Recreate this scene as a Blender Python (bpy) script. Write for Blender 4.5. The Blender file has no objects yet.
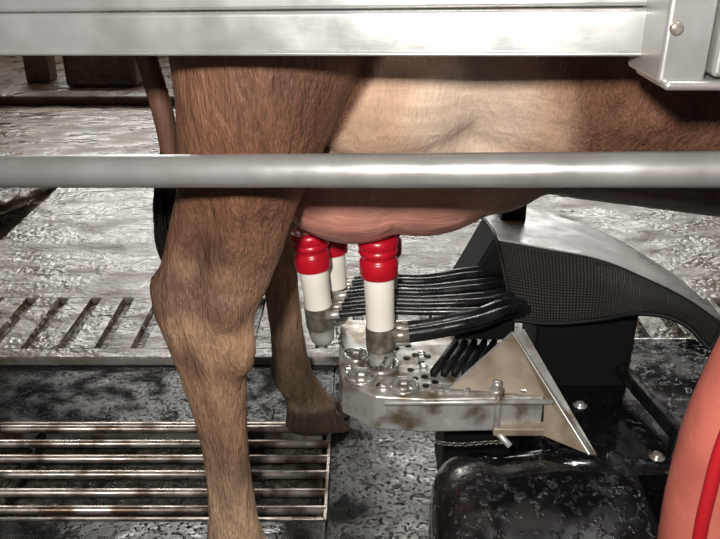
import bpy, bmesh, math, random, array
from mathutils import Vector, Matrix, noise
random.seed(7)
D=bpy.data; C=bpy.context
COL=C.scene.collection

# ---------------------------------------------------------------- helpers
def link(o,parent=None):
    COL.objects.link(o)
    if parent: o.parent=parent
    return o
def empty(name):
    e=D.objects.new(name,None); return link(e)
def obj_bm(name,bm,mat=None,parent=None,smooth=True,mods=()):
    bmesh.ops.recalc_face_normals(bm,faces=bm.faces)
    me=D.meshes.new(name); bm.to_mesh(me); bm.free()
    if smooth:
        for p in me.polygons: p.use_smooth=True
    o=D.objects.new(name,me); link(o,parent)
    if mat:
        for m in (mat if isinstance(mat,(list,tuple)) else [mat]): me.materials.append(m)
    return o
def bevel(o,w=.004,s=3,ang=35):
    m=o.modifiers.new('b','BEVEL'); m.width=w; m.segments=s; m.limit_method='ANGLE'; m.angle_limit=math.radians(ang)
    w=o.modifiers.new('w','WEIGHTED_NORMAL'); w.keep_sharp=False
    return o
def add_box(bm,lo,hi,mi=0,M=None):
    vs=[]
    for x in (lo[0],hi[0]):
        for y in (lo[1],hi[1]):
            for z in (lo[2],hi[2]):
                v=Vector((x,y,z))
                if M: v=M@v
                vs.append(bm.verts.new(v))
    for f in ((0,1,3,2),(4,6,7,5),(0,4,5,1),(2,3,7,6),(0,2,6,4),(1,5,7,3)):
        fc=bm.faces.new([vs[i] for i in f]); fc.material_index=mi
def box(name,lo,hi,mat,parent=None,bv=.003,s=3):
    bm=bmesh.new(); add_box(bm,lo,hi)
    o=obj_bm(name,bm,mat,parent)
    if bv: bevel(o,bv,s)
    return o
def align(p,q):
    d=(q-p).normalized()
    r=d.to_track_quat('Z','Y').to_matrix().to_4x4()
    return Matrix.Translation(p)@r
def add_lathe(bm,prof,M,n=32,mi=0):
    rings=[]
    for p in prof:
        rings.append([bm.verts.new(M@Vector((p[0]*math.cos(2*math.pi*i/n),p[0]*math.sin(2*math.pi*i/n),p[1]))) for i in range(n)])
    for k in range(len(rings)-1):
        m=prof[k][2] if len(prof[k])>2 else mi
        for i in range(n):
            f=bm.faces.new((rings[k][i],rings[k][(i+1)%n],rings[k+1][(i+1)%n],rings[k+1][i])); f.material_index=m
    f=bm.faces.new(rings[0][::-1]); f.material_index=prof[0][2] if len(prof[0])>2 else mi
    f=bm.faces.new(rings[-1]); f.material_index=prof[-1][2] if len(prof[-1])>2 else mi
def add_cyl(bm,p,q,r,n=20,mi=0,c=.001):
    p=Vector(p);q=Vector(q);L=(q-p).length
    add_lathe(bm,[(r-c,0),(r,c),(r,L-c),(r-c,L)],align(p,q),n,mi)
def add_torus(bm,M,R,r,n=20,k=8,mi=0,sx=1,sy=1):
    vs=[[bm.verts.new(M@Vector((sx*(R+r*math.cos(2*math.pi*j/k))*math.cos(2*math.pi*i/n),sy*(R+r*math.cos(2*math.pi*j/k))*math.sin(2*math.pi*i/n),r*math.sin(2*math.pi*j/k)))) for j in range(k)] for i in range(n)]
    for i in range(n):
        for j in range(k):
            f=bm.faces.new((vs[i][j],vs[(i+1)%n][j],vs[(i+1)%n][(j+1)%k],vs[i][(j+1)%k])); f.material_index=mi
def loft(bm,rings):
    R=[[bm.verts.new(v) for v in r] for r in rings]; n=len(R[0])
    for a,b in zip(R,R[1:]):
        for i in range(n): bm.faces.new((a[i],a[(i+1)%n],b[(i+1)%n],b[i]))
    bm.faces.new(R[0][::-1]); bm.faces.new(R[-1])
def curve(name,splines,mat,parent=None,res=6):
    cu=D.curves.new(name,'CURVE'); cu.dimensions='3D'; cu.bevel_depth=1.0; cu.bevel_resolution=res; cu.use_fill_caps=True; cu.resolution_u=10
    for pts,r in splines:
        s=cu.splines.new('BEZIER'); s.bezier_points.add(len(pts)-1)
        for bp,p in zip(s.bezier_points,pts):
            bp.co=p; bp.handle_left_type=bp.handle_right_type='AUTO'; bp.radius=r
    o=D.objects.new(name,cu); cu.materials.append(mat)
    link(o)
    dg=C.evaluated_depsgraph_get(); me=D.meshes.new_from_object(o.evaluated_get(dg)); 
    D.objects.remove(o); me.name=name
    for p in me.polygons: p.use_smooth=True
    o=D.objects.new(name,me); return link(o,parent)

# ---------------------------------------------------------------- materials
def mat(name,col=(.5,.5,.5),rough=.5,metal=0,spec=.5,bump=None,var=None,coat=0,roughvar=None,trans=0):
    m=D.materials.new(name); m.use_nodes=True; N=m.node_tree.nodes; L=m.node_tree.links
    b=N['Principled BSDF']; b.inputs['Base Color'].default_value=(*col,1); b.inputs['Roughness'].default_value=rough
    b.inputs['Metallic'].default_value=metal; b.inputs['Specular IOR Level'].default_value=spec
    b.inputs['Coat Weight'].default_value=coat; b.inputs['Coat Roughness'].default_value=.08
    b.inputs['Transmission Weight'].default_value=trans
    tc=N.new('ShaderNodeTexCoord')
    def ns(scale,detail=4,stretch=(1,1,1)):
        mp=N.new('ShaderNodeMapping'); mp.inputs['Scale'].default_value=stretch
        L.new(tc.outputs['Object'],mp.inputs[0])
        n=N.new('ShaderNodeTexNoise'); n.inputs['Scale'].default_value=scale; n.inputs['Detail'].default_value=detail
        L.new(mp.outputs[0],n.inputs['Vector']); return n.outputs['Fac']
    if var:
        c2,sc,lo,hi=var[:4]
        r=N.new('ShaderNodeValToRGB'); r.color_ramp.elements[0].position=lo; r.color_ramp.elements[1].position=hi
        r.color_ramp.elements[0].color=(*col,1); r.color_ramp.elements[1].color=(*c2,1)
        L.new(ns(sc,8,var[4] if len(var)>4 else (1,1,1)),r.inputs[0]); L.new(r.outputs[0],b.inputs['Base Color'])
    if roughvar:
        r0,r1,sc,lo,hi=roughvar[:5]
        r=N.new('ShaderNodeMapRange'); r.inputs[1].default_value=lo; r.inputs[2].default_value=hi; r.inputs[3].default_value=r0; r.inputs[4].default_value=r1
        L.new(ns(sc,5,roughvar[5] if len(roughvar)>5 else (1,1,1)),r.inputs[0]); L.new(r.outputs[0],b.inputs['Roughness'])
    if bump:
        prev=None
        for (st,dist,sc,*rest) in bump:
            bn=N.new('ShaderNodeBump'); bn.inputs['Strength'].default_value=st; bn.inputs['Distance'].default_value=dist
            src=ns(sc,4,rest[0] if rest else (1,1,1))
            if len(rest)>1:   # sparse droplets: keep only the peaks
                mr=N.new('ShaderNodeMapRange'); mr.inputs[1].default_value=rest[1]; mr.inputs[2].default_value=rest[1]+.12; L.new(src,mr.inputs[0]); src=mr.outputs[0]
            L.new(src,bn.inputs['Height'])
            if prev: L.new(prev,bn.inputs['Normal'])
            prev=bn.outputs[0]
        L.new(prev,b.inputs['Normal'])
    return m
I3=(1,1,1)
steel=mat('galvanised_steel',(.50,.495,.48),.34,.7,bump=[(.15,.002,60,(.2,1,1))],var=((.38,.37,.34),14,.4,.75),roughvar=(.25,.45,20,.3,.7))
steel_bright=mat('polished_fittings',(.66,.65,.62),.22,.8,var=((.34,.30,.25),40,.5,.75))
steel_dirty=mat('stainless_dirty',(.54,.53,.50),.3,.55,bump=[(.2,.002,80)],var=((.18,.135,.09),26,.47,.66),roughvar=(.18,.5,30,.3,.7))
grate_steel=mat('grate_steel',(.44,.40,.36),.28,.75,var=((.11,.075,.055),16,.43,.62),roughvar=(.18,.5,24,.3,.7))
chain_steel=mat('chain_steel',(.16,.15,.135),.35,.8)
tan_steel=mat('soiled_steel',(.40,.34,.26),.42,.3,var=((.19,.135,.085),18,.4,.7),bump=[(.2,.002,60)])
blackrub=mat('black_rubber',(.007,.007,.008),.3,0,.5,var=((.022,.02,.018),30,.5,.75),roughvar=(.16,.45,25,.35,.65),bump=[(.25,.002,90)])
blackmat=mat('matte_black_plastic',(.007,.007,.007),.55,0,.2)
blackglo=mat('wet_black_plastic',(.004,.004,.005),.15,0,.5,coat=.5,var=((.012,.012,.012),22,.55,.7),roughvar=(.06,.34,12,.44,.58),bump=[(.3,.006,13),(.7,.003,70,I3,.54)])
matfloor=mat('wet_rubber_mat',(.004,.004,.004),.22,0,.5,var=((.016,.014,.012),30,.5,.75),roughvar=(.10,.30,18,.38,.62),bump=[(.3,.004,18),(.9,.004,120,I3,.56)])
concrete=mat('wet_concrete',(.33,.31,.28),.3,0,var=((.115,.092,.068),6,.40,.62,(1,1.8,1)),roughvar=(.06,.5,5,.44,.58,(1,2,1)),bump=[(.7,.02,10,(1,1.7,1)),(.8,.006,60)])
brownconc=mat('manure_stained_concrete',(.18,.135,.098),.3,0,var=((.05,.032,.02),3.5,.38,.60,(1,2.2,1)),roughvar=(.10,.55,5,.42,.6,(1,2,1)),bump=[(.8,.02,9,(1,2,1)),(.7,.006,50)])
brownfloor=mat('soiled_concrete',(.07,.04,.022),.4,0,.3,var=((.022,.013,.008),4,.35,.7),roughvar=(.25,.7,5,.4,.6),bump=[(.8,.03,8),(.5,.008,50)])
dung=mat('wet_dung',(.045,.028,.016),.3,0,var=((.10,.065,.04),14,.4,.7),roughvar=(.15,.5,30,.4,.6),bump=[(1,.02,18),(.6,.005,80)])
pitm=mat('pit_grime',(.014,.012,.008),.35,0,.4,var=((.07,.065,.04),28,.45,.7),bump=[(1,.02,30)])
red=mat('red_rubber',(.50,.006,.02),.3,0,bump=[(.1,.001,90)],var=((.32,.006,.012),20,.5,.8))
redst=mat('red_stripe_rubber',(.30,.008,.012),.5,0,.3)
white=mat('white_cup_plastic',(.86,.82,.74),.28,0,var=((.70,.65,.55),22,.55,.8),coat=.2)
clear=mat('grey_plastic',(.45,.45,.41),.25,.1,var=((.25,.24,.2),30,.4,.7))
band=mat('steel_band',(.30,.28,.23),.35,.55,var=((.15,.13,.10),60,.4,.6))
pink=mat('salmon_hose',(.36,.095,.07),.55,0,.3,var=((.24,.055,.04),14,.4,.7),bump=[(.3,.003,60)])
darkwall=mat('painted_wall',(.08,.07,.06),.7,0,var=((.05,.04,.03),3,.4,.7),bump=[(.3,.01,20)])
hair=mat('tail_hair',(.008,.006,.005),.45,0,.3)

def mesh_sheet():
    m=mat('perforated_rubber',(.01,.01,.01),.45,0,.3)
    N=m.node_tree.nodes;L=m.node_tree.links;b=N['Principled BSDF']
    uv=N.new('ShaderNodeUVMap')
    mp=N.new('ShaderNodeMapping'); mp.inputs['Scale'].default_value=(80,30,1)
    v=N.new('ShaderNodeTexVoronoi'); v.inputs['Randomness'].default_value=0; v.inputs['Scale'].default_value=1
    L.new(uv.outputs[0],mp.inputs[0]); L.new(mp.outputs[0],v.inputs['Vector'])
    r=N.new('ShaderNodeValToRGB'); r.color_ramp.elements[0].position=.25; r.color_ramp.elements[1].position=.4
    r.color_ramp.elements[0].color=(.055,.05,.045,1); r.color_ramp.elements[1].color=(.005,.005,.005,1)
    L.new(v.outputs['Distance'],r.inputs[0]); L.new(r.outputs[0],b.inputs['Base Color'])
    bn=N.new('ShaderNodeBump'); bn.inputs['Strength'].default_value=.8; bn.inputs['Distance'].default_value=.003; bn.invert=True
    L.new(v.outputs['Distance'],bn.inputs['Height']); L.new(bn.outputs[0],b.inputs['Normal'])
    return m
perf=mesh_sheet()
wetgrey=mat('wet_grey_sheet',(.28,.275,.265),.35,0,.5,var=((.44,.43,.41),7,.42,.60),roughvar=(.18,.5,9,.4,.6),bump=[(.5,.005,24)])

def cow_mat():
    m=D.materials.new('cow_coat'); m.use_nodes=True; N=m.node_tree.nodes;L=m.node_tree.links;b=N['Principled BSDF']
    at=N.new('ShaderNodeAttribute'); at.attribute_name='coat'
    tc=N.new('ShaderNodeTexCoord')
    def ns(scale,st,det=5,rot=12):
        mp=N.new('ShaderNodeMapping'); mp.inputs['Scale'].default_value=st; mp.inputs['Rotation'].default_value=(0,math.radians(rot),0)
        L.new(tc.outputs['Object'],mp.inputs[0]); n=N.new('ShaderNodeTexNoise'); n.inputs['Scale'].default_value=scale; n.inputs['Detail'].default_value=det
        n.inputs['Distortion'].default_value=.5
        L.new(mp.outputs[0],n.inputs['Vector']); return n.outputs['Fac']
    def mrange(i,a,bb,lo=.3,hi=.7):
        mr=N.new('ShaderNodeMapRange'); mr.inputs[1].default_value=lo; mr.inputs[2].default_value=hi; mr.inputs[3].default_value=a; mr.inputs[4].default_value=bb
        L.new(i,mr.inputs[0]); return mr.outputs[0]
    def mul(a,c):
        x=N.new('ShaderNodeMath'); x.operation='MULTIPLY'; L.new(a,x.inputs[0]); L.new(c,x.inputs[1]); return x.outputs[0]
    f=ns(420,(1,1,.18)); g=ns(7,(1,1,.7)); k=ns(75,(1,1,.25)); wr=ns(50,(.3,1,1.3),4,0); vein=ns(13,(1,1,1),2,0)
    col_f=mul(mul(mrange(f,.68,1.28),mrange(g,.62,1.28)),mrange(k,.80,1.15))
    mx=N.new('ShaderNodeMix'); mx.data_type='FLOAT'
    L.new(at.outputs['Alpha'],mx.inputs[0]); L.new(mul(mrange(vein,.76,1.14),mrange(wr,.80,1.10)),mx.inputs[2]); L.new(col_f,mx.inputs[3])
    vm=N.new('ShaderNodeVectorMath'); vm.operation='SCALE'; L.new(at.outputs['Color'],vm.inputs[0]); L.new(mx.outputs[0],vm.inputs['Scale'])
    L.new(vm.outputs[0],b.inputs['Base Color'])
    b.inputs['Roughness'].default_value=.42; b.inputs['Specular IOR Level'].default_value=.35
    hmix=N.new('ShaderNodeMix'); hmix.data_type='FLOAT'; L.new(at.outputs['Alpha'],hmix.inputs[0]); L.new(wr,hmix.inputs[2]); L.new(f,hmix.inputs[3])
    b1=N.new('ShaderNodeBump'); b1.inputs['Strength'].default_value=.7; b1.inputs['Distance'].default_value=.004; L.new(hmix.outputs[0],b1.inputs['Height'])
    kmix=N.new('ShaderNodeMix'); kmix.data_type='FLOAT'; L.new(at.outputs['Alpha'],kmix.inputs[0]); L.new(vein,kmix.inputs[2]); L.new(k,kmix.inputs[3])
    b2=N.new('ShaderNodeBump'); b2.inputs['Strength'].default_value=.6; b2.inputs['Distance'].default_value=.010; L.new(kmix.outputs[0],b2.inputs['Height']); L.new(b1.outputs[0],b2.inputs['Normal'])
    L.new(b2.outputs[0],b.inputs['Normal'])
    return m

# ---------------------------------------------------------------- cow
CY=1.12
cow=empty('cow')
bm=bmesh.new()
def ring_x(x,cz,hh,hw,n=40,cy=CY,pw=1.0):
    r=[]
    for i in range(n):
        a=2*math.pi*i/n; c,s=math.cos(a),math.sin(a)
        r.append(Vector((x,cy+hw*math.copysign(abs(c)**pw,c),cz+hh*math.copysign(abs(s)**pw,s))))
    return r
trunk=[(-.31,1.10,.05,.06),(-.29,1.09,.10,.12),(-.22,1.04,.18,.19),(-.12,.99,.24,.235),(0,.965,.275,.235),(.1,.945,.285,.24),(.2,.925,.30,.27),
 (.3,.92,.31,.30),(.5,.905,.32,.32),(.7,.90,.315,.315),(.9,.905,.30,.27),(1.08,.925,.28,.22),(1.2,.96,.24,.17),(1.32,1.04,.2,.13),(1.48,1.14,.15,.10),(1.62,1.23,.12,.08),(1.68,1.26,.08,.06)]
loft(bm,[ring_x(*t,pw=.92) for t in trunk])
def ell(c,r,n=24,k=16,rot=None):
    M=Matrix.Translation(c)
    if rot: M=M@rot
    M=M@Matrix.Diagonal((r[0],r[1],r[2],1))
    bmesh.ops.create_uvsphere(bm,u_segments=n,v_segments=k,radius=1,matrix=M)
Rh=Matrix.Rotation(math.radians(38),4,'Y')
ell((1.72,CY,1.26),(.13,.095,.115),rot=Rh)
def hring(t,hw,hh,n=24):
    c=Vector((1.70,CY,1.27))+Vector((math.cos(math.radians(38)),0,-math.sin(math.radians(38))))*t
    up=Vector((math.sin(math.radians(38)),0,math.cos(math.radians(38))))
    return [c+Vector((0,1,0))*hw*math.cos(2*math.pi*i/n)+up*hh*math.sin(2*math.pi*i/n) for i in range(n)]
loft(bm,[hring(0,.09,.10),hring(.1,.085,.10),hring(.2,.065,.085),hring(.3,.055,.068),hring(.37,.062,.062),hring(.42,.055,.05),hring(.445,.03,.03)])
for s in (-1,1):
    ell((1.64,CY+s*.16,1.30),(.035,.085,.05),rot=Matrix.Rotation(s*-.3,4,'X'))
HL=[(1.14,-.27,.09,.975,.10,0),(1.05,-.265,.09,.955,.12,0),(.95,-.245,.062,.93,.122,0),(.90,-.232,.04,.918,.117,0),(.84,-.218,.012,.91,.108,0),(.79,-.214,-.014,.90,.096,.05),(.73,-.218,-.043,.893,.082,.12),
 (.68,-.223,-.067,.89,.068,.25),(.656,-.231,-.078,.89,.06,.4),(.60,-.248,-.097,.89,.048,.56),(.575,-.257,-.108,.89,.044,.5),(.55,-.267,-.117,.89,.042,.3),(.531,-.272,-.127,.89,.042,.1),(.502,-.268,-.139,.89,.041,.08),
 (.464,-.257,-.147,.89,.037,.2),(.409,-.245,-.154,.89,.031,.40),(.376,-.238,-.156,.89,.029,.44),(.308,-.228,-.158,.89,.027,.44),(.237,-.225,-.157,.89,.027,.38),(.171,-.227,-.153,.89,.031,.15),(.128,-.234,-.146,.89,.036,0),
 (.10,-.228,-.135,.89,.036,0),(.075,-.213,-.118,.89,.034,0),(.05,-.205,-.100,.89,.036,0),(.03,-.20,-.095,.89,.034,0)]
def leg_ring(z,xl,xr,yc,hy,g,side,dx,n=36):
    r=[];cx=(xl+xr)/2+dx;hx=(xr-xl)/2
    if side>0: yc=2*CY-yc
    for i in range(n):
        a=2*math.pi*i/n; s=math.cos(a); t=math.sin(a)
        w=(1-g*math.exp(-((s+.38)/.2)**2))
        if z<.75: w*= (1-.25*max(0,-s))
        r.append(Vector((cx+hx*s,yc+hy*t*w,z)))
    return r
def hoof(cx,cy):
    for s in (-1,1):
        c=cy+s*.0235
        rs=[]
        for z,xl,xr,hy in ((.062,-.055,.035,.016),(.045,-.06,.05,.021),(.02,-.062,.068,.0235),(.0,-.06,.082,.0245)):
            r=[]
            for i in range(20):
                a=2*math.pi*i/20
                r.append(Vector((cx+(xl+xr)/2+(xr-xl)/2*math.cos(a),c+hy*math.sin(a)*(1-.25*max(0,math.cos(a))),z)))
            rs.append(r)
        loft(bm,rs)
        ell((cx-.055,cy+s*.022,.095),(.014,.012,.018),12,8)
for side in (-1,1):
    def dxf(z):
        if side<0: return 0
        if z>.6: return .03*max(0,(1.1-z)/.5)
        return .03+.02*max(0,min(1,(.5-z)/.4))
    loft(bm,[leg_ring(*h,side,dxf(h[0])) for h in HL])
    dx=dxf(.05)
    yc=.89 if side<0 else 2*CY-.89
    hoof(-.145+dx,yc)
    ell((-.172+dxf(.53),yc+side*.028,.532),(.030,.022,.034))
    ell((-.255+dxf(.54),yc,.545),(.018,.016,.03))
    ell((-.155+dxf(.5),yc+side*.018,.475),(.02,.02,.05))
FL=[(.95,.80,1.06,.07,.10),(.80,.84,1.04,.075,.085),(.68,.875,1.01,.075,.062),(.58,.895,.99,.075,.048),(.46,.905,.975,.075,.038),(.40,.90,.985,.075,.042),(.36,.905,.978,.075,.038),(.28,.915,.965,.075,.026),(.16,.915,.968,.075,.028),(.12,.905,.975,.075,.036),(.08,.915,.99,.075,.034),(.04,.93,1.01,.075,.034)]
for side in (-1,1):
    rs=[]
    for z,xl,xr,_,hy in FL:
        yc=CY+side*.17; cx=(xl+xr)/2; hx=(xr-xl)/2
        rs.append([Vector((cx+hx*math.cos(2*math.pi*i/28),yc+hy*math.sin(2*math.pi*i/28),z)) for i in range(28)])
    loft(bm,rs); hoof(.965,CY+side*.17)
UT=[(.026,1.05),(-.079,1.11),(-.052,1.185),(.035,1.18)]
ell((-.01,1.06,.66),(.125,.12,.112)); ell((.085,1.06,.670),(.135,.12,.110)); ell((.165,1.06,.708),(.135,.135,.115))
ell((-.02,1.19,.66),(.12,.11,.11)); ell((.09,1.19,.675),(.13,.11,.105)); ell((.04,1.12,.74),(.2,.19,.14))
for (x,y) in UT: ell((x,y,.565),(.017,.017,.055),16,12)
ell((.06,.93,.82),(.14,.05,.10),rot=Matrix.Rotation(-.6,4,'Y'))
ell((.05,.965,.745),(.11,.05,.09))
me=D.meshes.new('tmp'); bm.to_mesh(me); bm.free()
tmp=D.objects.new('tmp',me); link(tmp)
r=tmp.modifiers.new('r','REMESH'); r.mode='VOXEL'; r.voxel_size=.0065; r.use_smooth_shade=True
s=tmp.modifiers.new('s','SMOOTH'); s.factor=.5; s.iterations=8
dg=C.evaluated_depsgraph_get(); me=D.meshes.new_from_object(tmp.evaluated_get(dg)); D.objects.remove(tmp)
me.name='body'
for p in me.polygons: p.use_smooth=True
def mixc(a,b,t): return tuple(a[i]*(1-t)+b[i]*t for i in range(3))
def ss(a,b,x):
    t=max(0,min(1,(x-a)/(b-a))); return t*t*(3-2*t)
ca=me.color_attributes.new('coat','FLOAT_COLOR','POINT')
nv=len(me.vertices)
cols=array.array('f',[0.0])*(nv*4)
for v in me.vertices:
    x,y,z=v.co; n=noise.noise(v.co*6)*.5; n2=noise.noise(v.co*18)*.5
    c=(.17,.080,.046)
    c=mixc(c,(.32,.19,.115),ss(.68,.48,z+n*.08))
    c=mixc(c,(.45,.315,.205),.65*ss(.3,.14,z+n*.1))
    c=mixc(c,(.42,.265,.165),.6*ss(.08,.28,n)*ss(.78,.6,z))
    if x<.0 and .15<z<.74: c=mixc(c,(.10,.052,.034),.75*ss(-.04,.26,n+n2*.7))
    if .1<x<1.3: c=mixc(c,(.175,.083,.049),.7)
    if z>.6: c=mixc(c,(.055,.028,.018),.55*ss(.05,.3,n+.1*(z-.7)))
    line=-.062+(z-.68)*.52+n*.01
    e=((x-.09)/.17)**2+((z-.70)/.18)**2+n*.5
    u=ss(line-.004,line+.010,x)*ss(1.25,.7,e)
    if z<.56 and not (-.12<x<.1 and .99<y<1.25): u=0
    if z<.50: u=0
    c=mixc(c,(.52,.34,.235),u)
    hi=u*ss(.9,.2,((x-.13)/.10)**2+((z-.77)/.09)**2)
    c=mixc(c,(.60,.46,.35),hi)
    pk=ss(.68,.61,z+n*.04)*ss(.21,.10,x) if (-.14<x<.22 and .93<y<1.3 and z>.5) else 0
    c=mixc(c,(.62,.27,.21),pk*.95)
    c=mixc(c,(.45,.12,.09),pk*.5*ss(.0,.3,n2+n))
    if z<.06: c=mixc(c,(.05,.035,.025),ss(.06,.05,z+n2*.01))
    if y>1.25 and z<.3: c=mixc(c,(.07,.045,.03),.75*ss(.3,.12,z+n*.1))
    if x>1.9: c=mixc(c,(.03,.025,.02),ss(1.95,2.0,x))
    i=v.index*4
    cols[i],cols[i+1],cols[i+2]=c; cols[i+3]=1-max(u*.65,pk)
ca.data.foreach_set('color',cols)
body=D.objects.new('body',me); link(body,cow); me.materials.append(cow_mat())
bm=bmesh.new()
for s_ in (-1,1): bmesh.ops.create_uvsphere(bm,u_segments=16,v_segments=10,radius=.02,matrix=Matrix.Translation((1.80,CY+s_*.083,1.24)))
obj_bm('eyes',bm,blackglo,cow)
tailm=mat('tail_coat',(.15,.07,.04),.6,0,var=((.08,.04,.022),30,.4,.7,(1,1,.2)),bump=[(.6,.004,150,(1,1,.1))])
bm=bmesh.new()
tp=[(-.28,1.12,1.19,.03),(-.335,1.12,1.15,.026),(-.345,1.12,1.03,.020),(-.325,1.12,.90,.017),(-.303,1.12,.80,.016),(-.287,1.12,.71,.0155),(-.285,1.12,.64,.012)]
def catm(P,k=8):
    out=[]
    for i in range(len(P)-1):
        p0=P[max(0,i-1)];p1=P[i];p2=P[i+1];p3=P[min(len(P)-1,i+2)]
        for j in range(k):
            t=j/k
            out.append([.5*((2*b)+(-a+c)*t+(2*a-5*b+4*c-d)*t*t+(-a+3*b-3*c+d)*t**3) for a,b,c,d in zip(p0,p1,p2,p3)])
    out.append(list(P[-1])); return out
loft(bm,[[Vector((p[0]+p[3]*math.cos(a*math.pi/8),p[1]+p[3]*math.sin(a*math.pi/8),p[2])) for a in range(16)] for p in catm(tp)])
obj_bm('tail',bm,tailm,cow)
sp=[]
for i in range(110):
    a=random.uniform(0,6.28); rr=random.uniform(0,1)**.5
    dx=math.cos(a)*rr; dy=math.sin(a)*rr
    L=random.uniform(.14,.22)
    sp.append(([(-.286+dx*.010,1.12+dy*.010,.665),(-.290+dx*.024,1.12+dy*.024,.665-L*.4),(-.292+dx*.026,1.12+dy*.022,.665-L*.8),(-.286+dx*.012,1.12+dy*.012,.665-L)],.0028))
curve('tail_switch',sp,hair,cow,res=1)

# ---------------------------------------------------------------- teat cups
def cup(top,bot):
    top=Vector(top);bot=Vector(bot);L=(top-bot).length
    bm=bmesh.new(); M=align(bot,top)
    P=[(.010,-.008,3),(.015,-.006,3),(.019,.0,3),(.021,.012,3),(.021,.022,3),(.0225,.024,2),(.0235,.028,2),(.0235,.060,2),(.0225,.064,0),(.022,.066,0),
       (.0225,.10,0),(.0232,L-.068,0),(.0225,L-.066,1),(.0275,L-.064,1),(.0285,L-.060,1),(.0285,L-.040,1),(.027,L-.037,1),(.025,L-.035,1),(.025,L-.031,1),(.028,L-.028,1),(.0295,L-.025,1),(.0285,L-.021,1),(.0272,L-.019,1),(.029,L-.016,1),(.030,L-.010,1),(.029,L-.003,1),(.025,L,1),(.018,L-.0005,1),(.014,L-.004,1)]
    add_lathe(bm,P,M,40)
    o=obj_bm('teat_cup',bm,[white,red,band,clear]); 
    m=o.modifiers.new('e','EDGE_SPLIT'); m.split_angle=math.radians(50)
    return o
cup((.026,1.05,.556),(.034,1.045,.343))
cup((-.080,1.11,.540),(-.062,1.112,.345))
cup((-.052,1.185,.535),(-.040,1.18,.345))
cup((.040,1.185,.532),(.044,1.17,.345))

# ---------------------------------------------------------------- milking robot arm
rob=empty('milking_robot_arm')
bm=bmesh.new()
top=[(-.028,1.005),(-.034,1.06),(-.034,1.2),(.16,1.2),(.20,1.10),(.275,.985),(.275,.960),(.10,.955),(.022,.962)]
a=[bm.verts.new((x,y,.333)) for x,y in top]; b=[bm.verts.new((x,y,.272)) for x,y in top]
bm.faces.new(a); bm.faces.new(b[::-1])
for i in range(len(top)): bm.faces.new((a[i],b[i],b[(i+1)%len(top)],a[(i+1)%len(top)]))
bevel(obj_bm('head_plate',bm,steel_dirty,rob),.004)
bm=bmesh.new()
T=lambda x,y,z:Matrix.Translation((x,y,z))
for x,y,R in ((-.006,1.075,.017),(.002,1.010,.019),(.066,.985,.019),(.034,1.045,.023)):
    add_torus(bm,T(x,y,.336)@Matrix.Identity(4),R+.002,.0035,32,10)
    add_lathe(bm,[(R-.004,.0),(R-.004,.002),(R-.006,.003),(.004,.003)],T(x,y,.3325),28)
for x,y in ((.002,1.010),(.066,.985),(-.006,1.075)):
    add_lathe(bm,[(.009,0),(.009,.010),(.007,.012),(.003,.0125)],T(x,y,.334),6)
for x,y in ((.035,.985),(.12,.975),(.16,.975),(.245,.972),(-.018,1.035),(.10,1.08),(.10,1.04)):
    add_lathe(bm,[(.007,0),(.007,.004),(.0055,.006),(.002,.0065)],T(x,y,.333),6)
obj_bm('sockets',bm,steel_bright,rob).modifiers.new('e','EDGE_SPLIT').split_angle=math.radians(40)
bm=bmesh.new()
for x,y in ((.085,1.01),(.10,1.015),(.115,1.0),(.08,1.035),(.098,1.055),(.115,1.03),(.075,1.07),(.09,1.08),(.11,1.075),(.06,1.10),(.08,1.11),(.03,.992),(.10,.99)):
    add_lathe(bm,[(.0055,0),(.0055,.001),(.0045,.0014)],T(x,y,.3328),14)
for i in range(5):
    M=T(.135+i*.016,1.06,.333)@Matrix.Rotation(-.45,4,'Z')
    add_box(bm,(-.0045,-.050,0),(.0045,.055,.012),0,M)
obj_bm('slots',bm,blackmat,rob)
bm=bmesh.new()
add_box(bm,(.16,1.13,.33),(.26,1.22,.40))
pr=[(.17,.34),(.27,.34),(.27,.475),(.235,.475)]
va=[bm.verts.new((x,1.24,z)) for x,z in pr]; vb=[bm.verts.new((x,1.36,z)) for x,z in pr]
bm.faces.new(va[::-1]); bm.faces.new(vb)
for i in range(4): bm.faces.new((va[i],va[(i+1)%4],vb[(i+1)%4],vb[i]))
add_box(bm,(.255,1.30,.44),(.30,1.345,.56))
bevel(obj_bm('hose_manifold',bm,blackmat,rob),.006)
bm=bmesh.new()
add_cyl(bm,(.035,.951,.329),(.285,.951,.331),.004)
add_cyl(bm,(.205,.955,.34),(.205,.952,.275),.005); add_cyl(bm,(.205,.952,.277),(.225,.935,.262),.005)
add_lathe(bm,[(.012,0),(.012,.006),(.009,.009),(.003,.010)],T(.205,.972,.333),24)
add_lathe(bm,[(.008,0),(.008,.012),(.004,.013)],T(.205,.972,.34),6)
obj_bm('flange_rods',bm,steel_dirty,rob)
def poly(name,faces,matl,parent,th=.003):
    bm=bmesh.new(); cache={}
    def V(p):
        if p not in cache: cache[p]=bm.verts.new(p)
        return cache[p]
    for f in faces: bm.faces.new([V(p) for p in f])
    o=obj_bm(name,bm,matl,parent,smooth=False)
    s=o.modifiers.new('s','SOLIDIFY'); s.thickness=th; s.offset=0
    return o
A=(.238,1.05,.392);B=(.135,.978,.336);Cc=(.275,.962,.333);Dd=(.332,.90,.275);E=(.256,1.055,.395);Ff=(.344,.903,.270);G=(.275,.945,.275)
poly('gusset_panel',[(A,B,Cc),(A,Cc,Dd,),(Cc,G,Dd)],tan_steel,rob)
poly('gusset_side',[(A,Dd,Ff,E)],steel_dirty,rob)
curve('gusset_rim',[([B,tuple((Vector(A)+Vector(B))/2),A],.0025),([A,tuple((Vector(A)+Vector(Dd))/2),Dd],.0025)],steel,rob)
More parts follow.
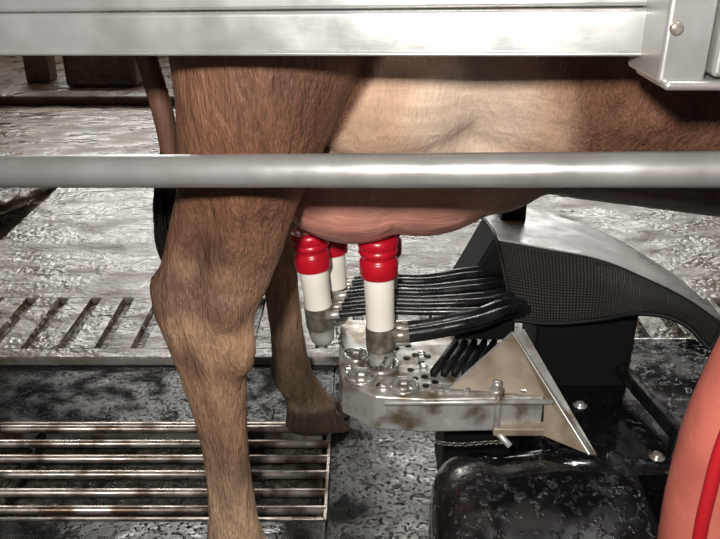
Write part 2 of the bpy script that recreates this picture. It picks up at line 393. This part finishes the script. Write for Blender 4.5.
bm=bmesh.new(); add_box(bm,(.20,.945,.272),(.325,.965,.286)); bevel(obj_bm('gusset_base',bm,tan_steel,rob),.003)
bm=bmesh.new(); add_box(bm,(.14,1.04,.05),(.27,1.19,.272)); bevel(obj_bm('arm_core',bm,blackmat,rob),.02,4)
bm=bmesh.new(); add_box(bm,(.27,.925,.06),(.80,1.32,.235)); bevel(obj_bm('arm_deck',bm,blackglo,rob),.02,5)
# wet rounded-box cover with a shallow moulded channel
bm=bmesh.new()
rs=[]
for y,xl,xr,zt in ((.972,.150,.385,.19),(.965,.130,.400,.240),(.94,.112,.412,.260),(.89,.102,.418,.263),(.82,.10,.42,.247),(.75,.102,.42,.218),(.68,.11,.425,.18),(.62,.12,.42,.15),(.60,.14,.40,.12)):
    r=[];cx=(xl+xr)/2;hx=(xr-xl)/2;cz=(zt+.02)/2;hz=(zt-.02)/2
    for i in range(96):
        a=2*math.pi*i/96;c,s_=math.cos(a),math.sin(a)
        zz=cz+hz*math.copysign(abs(s_)**.34,s_)
        xx=cx+hx*math.copysign(abs(c)**.36,c)
        if s_>0: zz-= .009*math.exp(-((xx-cx+.055)/.012)**2)+.012*(1-((xx-cx)/hx+1)/2)
        r.append(Vector((xx,y,zz)))
    rs.append(r)
loft(bm,rs); o=obj_bm('arm_cover',bm,blackglo,rob); o.modifiers.new('s','SUBSURF').render_levels=2
bm=bmesh.new()
p=Vector((.425,1.27,.275));q=Vector((.488,.955,.262)); M=align(p,q)
add_box(bm,(-.008,-.013,0),(.008,.013,(q-p).length),0,M)
add_box(bm,(.415,1.24,.23),(.435,1.28,.265)); add_box(bm,(.478,.955,.23),(.496,.975,.262))
bevel(obj_bm('deck_bar',bm,blackrub,rob),.004)
bm=bmesh.new()
for x,y in ((.452,.945),(.37,1.08),(.56,1.02)):
    add_lathe(bm,[(.012,0),(.012,.002),(.007,.003),(.007,.006),(.004,.007)],T(x,y,.234),20)
obj_bm('deck_bolts',bm,steel_dirty,rob)
rows=[[(.225,1.36,.470),(.30,1.40,.472),(.375,1.38,.462),(.455,1.30,.450),(.520,1.19,.434),(.552,1.10,.420)],
      [(.230,1.28,.480),(.305,1.28,.478),(.385,1.25,.470),(.460,1.19,.455),(.520,1.12,.440),(.548,1.05,.425)],
      [(.231,1.20,.482),(.31,1.175,.476),(.395,1.15,.468),(.455,1.11,.455),(.505,1.06,.443),(.540,1.015,.428)],
      [(.240,1.16,.440),(.31,1.14,.435),(.39,1.115,.438),(.45,1.075,.440),(.50,1.04,.432),(.532,1.000,.414)],
      [(.257,1.13,.37),(.31,1.11,.375),(.383,1.09,.393),(.44,1.06,.420),(.49,1.03,.420),(.520,.99,.398)]]
def sheet(name,rows,matl,k=8,th=.004):
    R=[catm(r,k) for r in rows]
    cols=[catm([R[i][j] for i in range(len(R))],6) for j in range(len(R[0]))]
    bm=bmesh.new(); uvl=bm.loops.layers.uv.new('UVMap')
    G_=[[bm.verts.new(p) for p in c] for c in cols]
    nu=len(G_);nv=len(G_[0])
    for i in range(nu-1):
        for j in range(nv-1):
            f=bm.faces.new((G_[i][j],G_[i+1][j],G_[i+1][j+1],G_[i][j+1]))
            for l,(a_,b_) in zip(f.loops,((i,j),(i+1,j),(i+1,j+1),(i,j+1))): l[uvl].uv=(a_/(nu-1),b_/(nv-1))
    o=obj_bm(name,bm,matl,rob)
    s=o.modifiers.new('s','SOLIDIFY'); s.thickness=th; s.offset=0
    return o
sheet('hood_top',rows[:3],wetgrey)
sheet('hood_perforated_side',rows[2:],perf)
curve('hood_rim',[([r for r in rows[2]],.003),([r for r in rows[4]],.004),([rows[i][5] for i in range(5)],.004),([rows[i][0] for i in range(5)],.0035)],blackmat,rob)
bm=bmesh.new(); add_box(bm,(.30,1.14,.2),(.47,1.26,.425)); bevel(obj_bm('hood_support',bm,blackmat,rob),.01)
sp=[];bmf=bmesh.new()
for i in range(7):
    y=1.085+i*.021; z=.405+.003*(i%2)
    x0=-.045+.004*i
    sp.append(([(x0,y+.01,z-.006),(.03,y+.006,z+.003),(.11,y,z+.005),(.20,y+.004*i,z+.008),(.27,y+.05,z-.005),(.33,y+.06,.36),(.36,1.2,.30)],.0062))
    add_cyl(bmf,(x0-.010,y+.01,z-.008),(x0+.012,y+.009,z-.004),.0072)
for i,(y,z) in enumerate(((1.035,.400),(1.065,.396),(1.05,.384))):
    sp.append(([(.062,y,z-.004),(.12,y+.004,z+.004),(.18,y+.012,z+.014),(.25,y+.06,z+.01),(.30,1.17,.35),(.34,1.2,.29)],.0085))
    add_cyl(bmf,(.050,y,z-.006),(.076,y,z-.003),.0105)
curve('milk_hoses',sp,blackrub,rob)
obj_bm('hose_fittings',bmf,steel_dirty,rob)
def chain(pts,name):
    bm=bmesh.new(); P=catm(pts,60)
    last=Vector(P[0]);k=0
    for p in P[1:]:
        p=Vector(p); 
        if (p-last).length>.0075:
            M=align(last,p)@Matrix.Rotation(k*math.pi/2,4,'Z')@Matrix.Rotation(math.pi/2,4,'Y')
            add_torus(bm,M,.0036,.0010,12,6,0,1.35,.8); last=p;k+=1
    obj_bm(name,bm,chain_steel,rob)
chain([(-.04,1.07,.400),(-.028,1.045,.37),(.0,1.03,.355),(.03,1.015,.350),(.045,1.03,.375)],'chain_upper')
chain([(.10,.946,.275),(.115,.94,.266),(.15,.937,.264),(.19,.94,.265),(.225,.938,.268)],'chain_lower')
bm=bmesh.new(); add_box(bm,(.44,.62,0.0),(.72,.90,.20)); bevel(obj_bm('arm_base',bm,blackglo,rob),.03,4)
bm=bmesh.new(); add_box(bm,(.15,1.06,.0),(.26,1.16,.10)); bevel(obj_bm('arm_foot',bm,blackmat,rob),.01)

# ---------------------------------------------------------------- salmon hose
h=empty('red_rubber_hose')
curve('outer_hose',[([(.320,.50,.042),(.308,.50,.25),(.302,.50,.45),(.2985,.50,.567),(.306,.50,.645),(.330,.50,.715),(.40,.5,.77),(.52,.5,.74),(.60,.5,.55),(.66,.5,.3),(.68,.5,.042)],.042)],pink,h,res=12)
curve('red_stripe',[([(.296,.466,.04),(.282,.466,.25),(.276,.467,.45),(.272,.468,.52),(.270,.468,.57),(.276,.470,.65),(.296,.472,.705),(.32,.472,.74),(.40,.472,.79)],.0055)],redst,h)

# ---------------------------------------------------------------- stall rails
st=empty('stall_rail_frame')
def along(L,R,x): t=(x-L[0])/(R[0]-L[0]); return tuple(L[i]+(R[i]-L[i])*t for i in range(3))
Lm=(-.378,.78,.740);Rm=(.33,.68,.774)
bm=bmesh.new(); add_cyl(bm,along(Lm,Rm,-.85),along(Lm,Rm,1.3),.017,32)
obj_bm('tube_rail',bm,steel,st)
def bar(name,L,R,x0,x1,y0,y1,z0,z1,matl):
    P=[Vector(along(L,R,x)) for x in (x0,x1)]
    bm=bmesh.new(); vs=[]
    for p in P:
        for (y,z) in ((y0,z0),(y1,z0),(y1,z1),(y0,z1)): vs.append(bm.verts.new(p+Vector((0,y,z))))
    bm.faces.new(vs[:4]); bm.faces.new(vs[4:][::-1])
    for i in range(4): bm.faces.new((vs[i],vs[(i+1)%4],vs[4+(i+1)%4],vs[4+i]))
    o=obj_bm(name,bm,matl,st); bevel(o,.004,3); return o
Lt=(-.345,.765,.863);Rt=(.236,.66,.880)
bar('top_beam',Lt,Rt,-.85,1.3,0,.03,0,.037,steel)
bar('top_beam_lip',Lt,Rt,-.85,1.3,.003,.03,.038,.075,steel)
bar('top_beam_foot',Lt,Rt,-.85,.24,-.003,.02,-.001,.003,steel)
bm=bmesh.new()
add_box(bm,(.234,.612,.865),(.271,.690,.965)); add_box(bm,(.273,.604,.872),(.34,.70,.96)); add_box(bm,(.238,.606,.861),(.33,.68,.869))
bevel(obj_bm('beam_bracket',bm,steel,st),.006,4)
bm=bmesh.new()
for x,z in ((.241,.908),(.262,.945)):
    add_lathe(bm,[(.005,0),(.005,.003),(.004,.004),(.001,.0045)],T(x,.612,z)@Matrix.Rotation(math.pi/2,4,'X'),16)
obj_bm('bracket_bolts',bm,steel_dirty,st)
bm=bmesh.new()
for x in (-.83,1.25):
    yy=along(Lm,Rm,x)[1]
    add_cyl(bm,(x,yy-.0,0),(x,yy-.0,1.1),.03,28); add_cyl(bm,(x,yy,0),(x,yy,.012),.07,28)
obj_bm('posts',bm,steel,st)

# ---------------------------------------------------------------- floor
fl=empty('floor')
def fbox(name,lo,hi,m,bv=.004): return box(name,lo,hi,m,fl,bv)
fbox('mat_right',(-.060,-1.2,-.12),(3.5,1.585,0),matfloor)
fbox('mat_back',(-3.5,1.352,-.12),(-.060,1.585,0),matfloor)
fbox('mat_front',(-3.5,-1.2,-.12),(-.060,1.062,0),matfloor)
fbox('pit_bottom',(-3.5,1.06,-.16),(-.06,1.355,-.055),pitm)
bm=bmesh.new(); x=-3.5
pr=[]
while x<3.5:
    pr+=[(x,.018,0),(x+.058,.018,1),(x+.064,.002,1),(x+.084,.002,1),(x+.090,.018,0)]; x+=.090
y0,y1=1.63,1.90
va=[bm.verts.new((a_+random.uniform(-.002,.002),y0,z_)) for a_,z_,_ in pr]; vb=[bm.verts.new((a_+random.uniform(-.003,.003),y1,z_)) for a_,z_,_ in pr]
for i in range(len(pr)-1):
    f=bm.faces.new((va[i],va[i+1],vb[i+1],vb[i])); f.material_index=pr[i][2]
obj_bm('grooved_strip',bm,[concrete,dung],fl,smooth=False)
fbox('concrete_kerb_edge',(-3.5,1.585,-.12),(3.5,1.632,.018),concrete,.006)
fbox('concrete_slab',(-1.17,1.898,-.12),(3.5,3.0,.018),concrete,.006)
fbox('concrete_slab_far',(-3.5,2.995,-.12),(3.5,4.6,.0175),brownconc,.006)
fbox('concrete_left',(-3.5,1.898,-.12),(-1.36,3.0,.018),brownconc,.006)
fbox('gutter_bottom',(-1.38,1.90,-.12),(-1.15,3.0,-.05),dung,0)
fbox('yard_slab',(-3.5,4.6,-.12),(3.5,7.2,.0),brownfloor)
def lump(name,c,r,m,seed,parent=None,sub=5):
    bm=bmesh.new(); bmesh.ops.create_icosphere(bm,subdivisions=sub,radius=1)
    for v in bm.verts:
        d=1+.35*noise.noise(v.co*2.2+Vector((seed,0,0)))+.14*noise.noise(v.co*7+Vector((0,seed,0)))
        v.co=Vector((c[0]+v.co.x*r[0]*d,c[1]+v.co.y*r[1]*d,max(c[2]+v.co.z*r[2]*d,c[2]-.012)))
    return obj_bm(name,bm,m,parent)
gr=empty('steel_grate')
bm=bmesh.new()
ys=[1.335,1.285,1.237,1.190,1.138,1.092]
for y in ys: add_cyl(bm,(-3.4,y,-.004),(-.062,y,-.004),.0082,16)
obj_bm('bars',bm,grate_steel,gr)
bm=bmesh.new()
for x in [-.075-.6*i for i in range(6)]:
    add_box(bm,(x-.004,1.066,-.055),(x+.004,1.350,-.014))
obj_bm('cross_bearers',bm,pitm,gr)
bm=bmesh.new()
add_box(bm,(-3.4,1.062,-.05),(-.062,1.068,.002)); add_box(bm,(-3.4,1.346,-.05),(-.062,1.352,.002)); add_box(bm,(-.066,1.062,-.05),(-.060,1.352,.003))
bevel(obj_bm('frame',bm,grate_steel,gr),.001)

# ---------------------------------------------------------------- background
bm=bmesh.new()
add_box(bm,(-3.4,4.2,.017),(-.95,4.36,.07)); k=obj_bm('concrete_kerb',bm,brownfloor); bevel(k,.02)
lump('manure_pile',(-1.36,2.72,.03),(.15,.28,.08),dung,3)
lump('manure_pile',(-1.50,2.35,.03),(.10,.2,.05),dung,9)
bm=bmesh.new(); add_box(bm,(-1.80,4.75,0),(-1.36,5.1,.38)); bevel(obj_bm('concrete_block',bm,brownfloor),.03)
bm=bmesh.new(); add_box(bm,(-2.1,4.9,0),(-1.95,5.05,.6)); bevel(obj_bm('wooden_post',bm,brownfloor),.015)
box('wall_back',(-3.5,7.0,0),(3.5,7.15,3.6),darkwall,None,0)
box('wall_left',(-3.6,-1.2,-.12),(-3.5,7.15,3.6),darkwall,None,0)
box('wall_right',(3.5,-1.2,-.12),(3.6,7.15,3.6),darkwall,None,0)
box('ceiling',(-3.6,-1.2,3.6),(3.6,7.15,3.7),darkwall,None,0)
def emis(name,e):
    glow=D.materials.new(name); glow.use_nodes=True
    b=glow.node_tree.nodes['Principled BSDF']; b.inputs['Base Color'].default_value=(.8,.85,.9,1); b.inputs['Emission Color'].default_value=(1,.97,.93,1); b.inputs['Emission Strength'].default_value=e
    return glow
glow=emis('glint_panel_glow',9.5)
for i,x in enumerate((-2.3,0,2.3)):
    gpanel=empty('glint_panel_%d'%(i+1))  # added glowing panels out of view, mirrored as glints by the wet floor
    box('glow_face',(x-.85,6.96,1.25),(x+.85,6.985,2.9),glow,gpanel,0)
    bm=bmesh.new()
    for lo,hi in (((x-.92,6.94,1.18),(x-.85,7.0,2.97)),((x+.85,6.94,1.18),(x+.92,7.0,2.97)),((x-.92,6.94,1.18),(x+.92,7.0,1.25)),((x-.92,6.94,2.9),(x+.92,7.0,2.97)),((x-.02,6.94,1.25),(x+.02,7.0,2.9))):
        add_box(bm,lo,hi)
    obj_bm('frame',bm,steel_dirty,gpanel,smooth=False)
strip_glow=emis('glint_strip_glow',26)
for (x,y) in ((-1.3,5.3),(.9,5.3),(.9,4.2),(-1.3,4.2)):
    f=empty('glint_strip')  # added glowing strips overhead, for sparkle on the mat and deck
    bm=bmesh.new(); add_cyl(bm,(x-.75,y,3.30),(x+.75,y,3.30),.03,16); add_cyl(bm,(x-.75,y+.12,3.30),(x+.75,y+.12,3.30),.03,16); obj_bm('glow_strips',bm,strip_glow,f)
    bm=bmesh.new(); add_box(bm,(x-.8,y-.08,3.36),(x+.8,y+.2,3.6)); bevel(obj_bm('housing',bm,steel_dirty,f),.01)

# ---------------------------------------------------------------- lights
def area(name,loc,tgt,size,e,col=(1,1,1),sy=None):
    l=D.lights.new(name,'AREA'); l.energy=e; l.size=size; l.color=col
    if sy: l.shape='RECTANGLE'; l.size_y=sy
    o=D.objects.new(name,l); o.location=loc; o.rotation_euler=(Vector(tgt)-Vector(loc)).to_track_quat('-Z','Y').to_euler(); link(o); return o
area('flash_lamp',(-.08,-.05,1.12),(0,1.1,.45),.05,18,(1,.965,.92))
area('cover_sheen_light',(.9,.35,3.2),(.25,.8,0.2),.5,26,(1,.98,.95))  # added light, aimed to put a sheen on the arm cover
w=D.worlds.new('w'); C.scene.world=w; w.use_nodes=True
w.node_tree.nodes['Background'].inputs[0].default_value=(.9,.9,1,1); w.node_tree.nodes['Background'].inputs[1].default_value=.12

# ---------------------------------------------------------------- camera
cam=D.cameras.new('camera'); cam.lens=38.6; cam.sensor_width=36; cam.clip_start=.02
co=D.objects.new('camera',cam); co.location=(0,0,.99); co.rotation_euler=(math.radians(65),0,0); link(co)
C.scene.camera=co
C.scene.view_settings.view_transform='Standard'
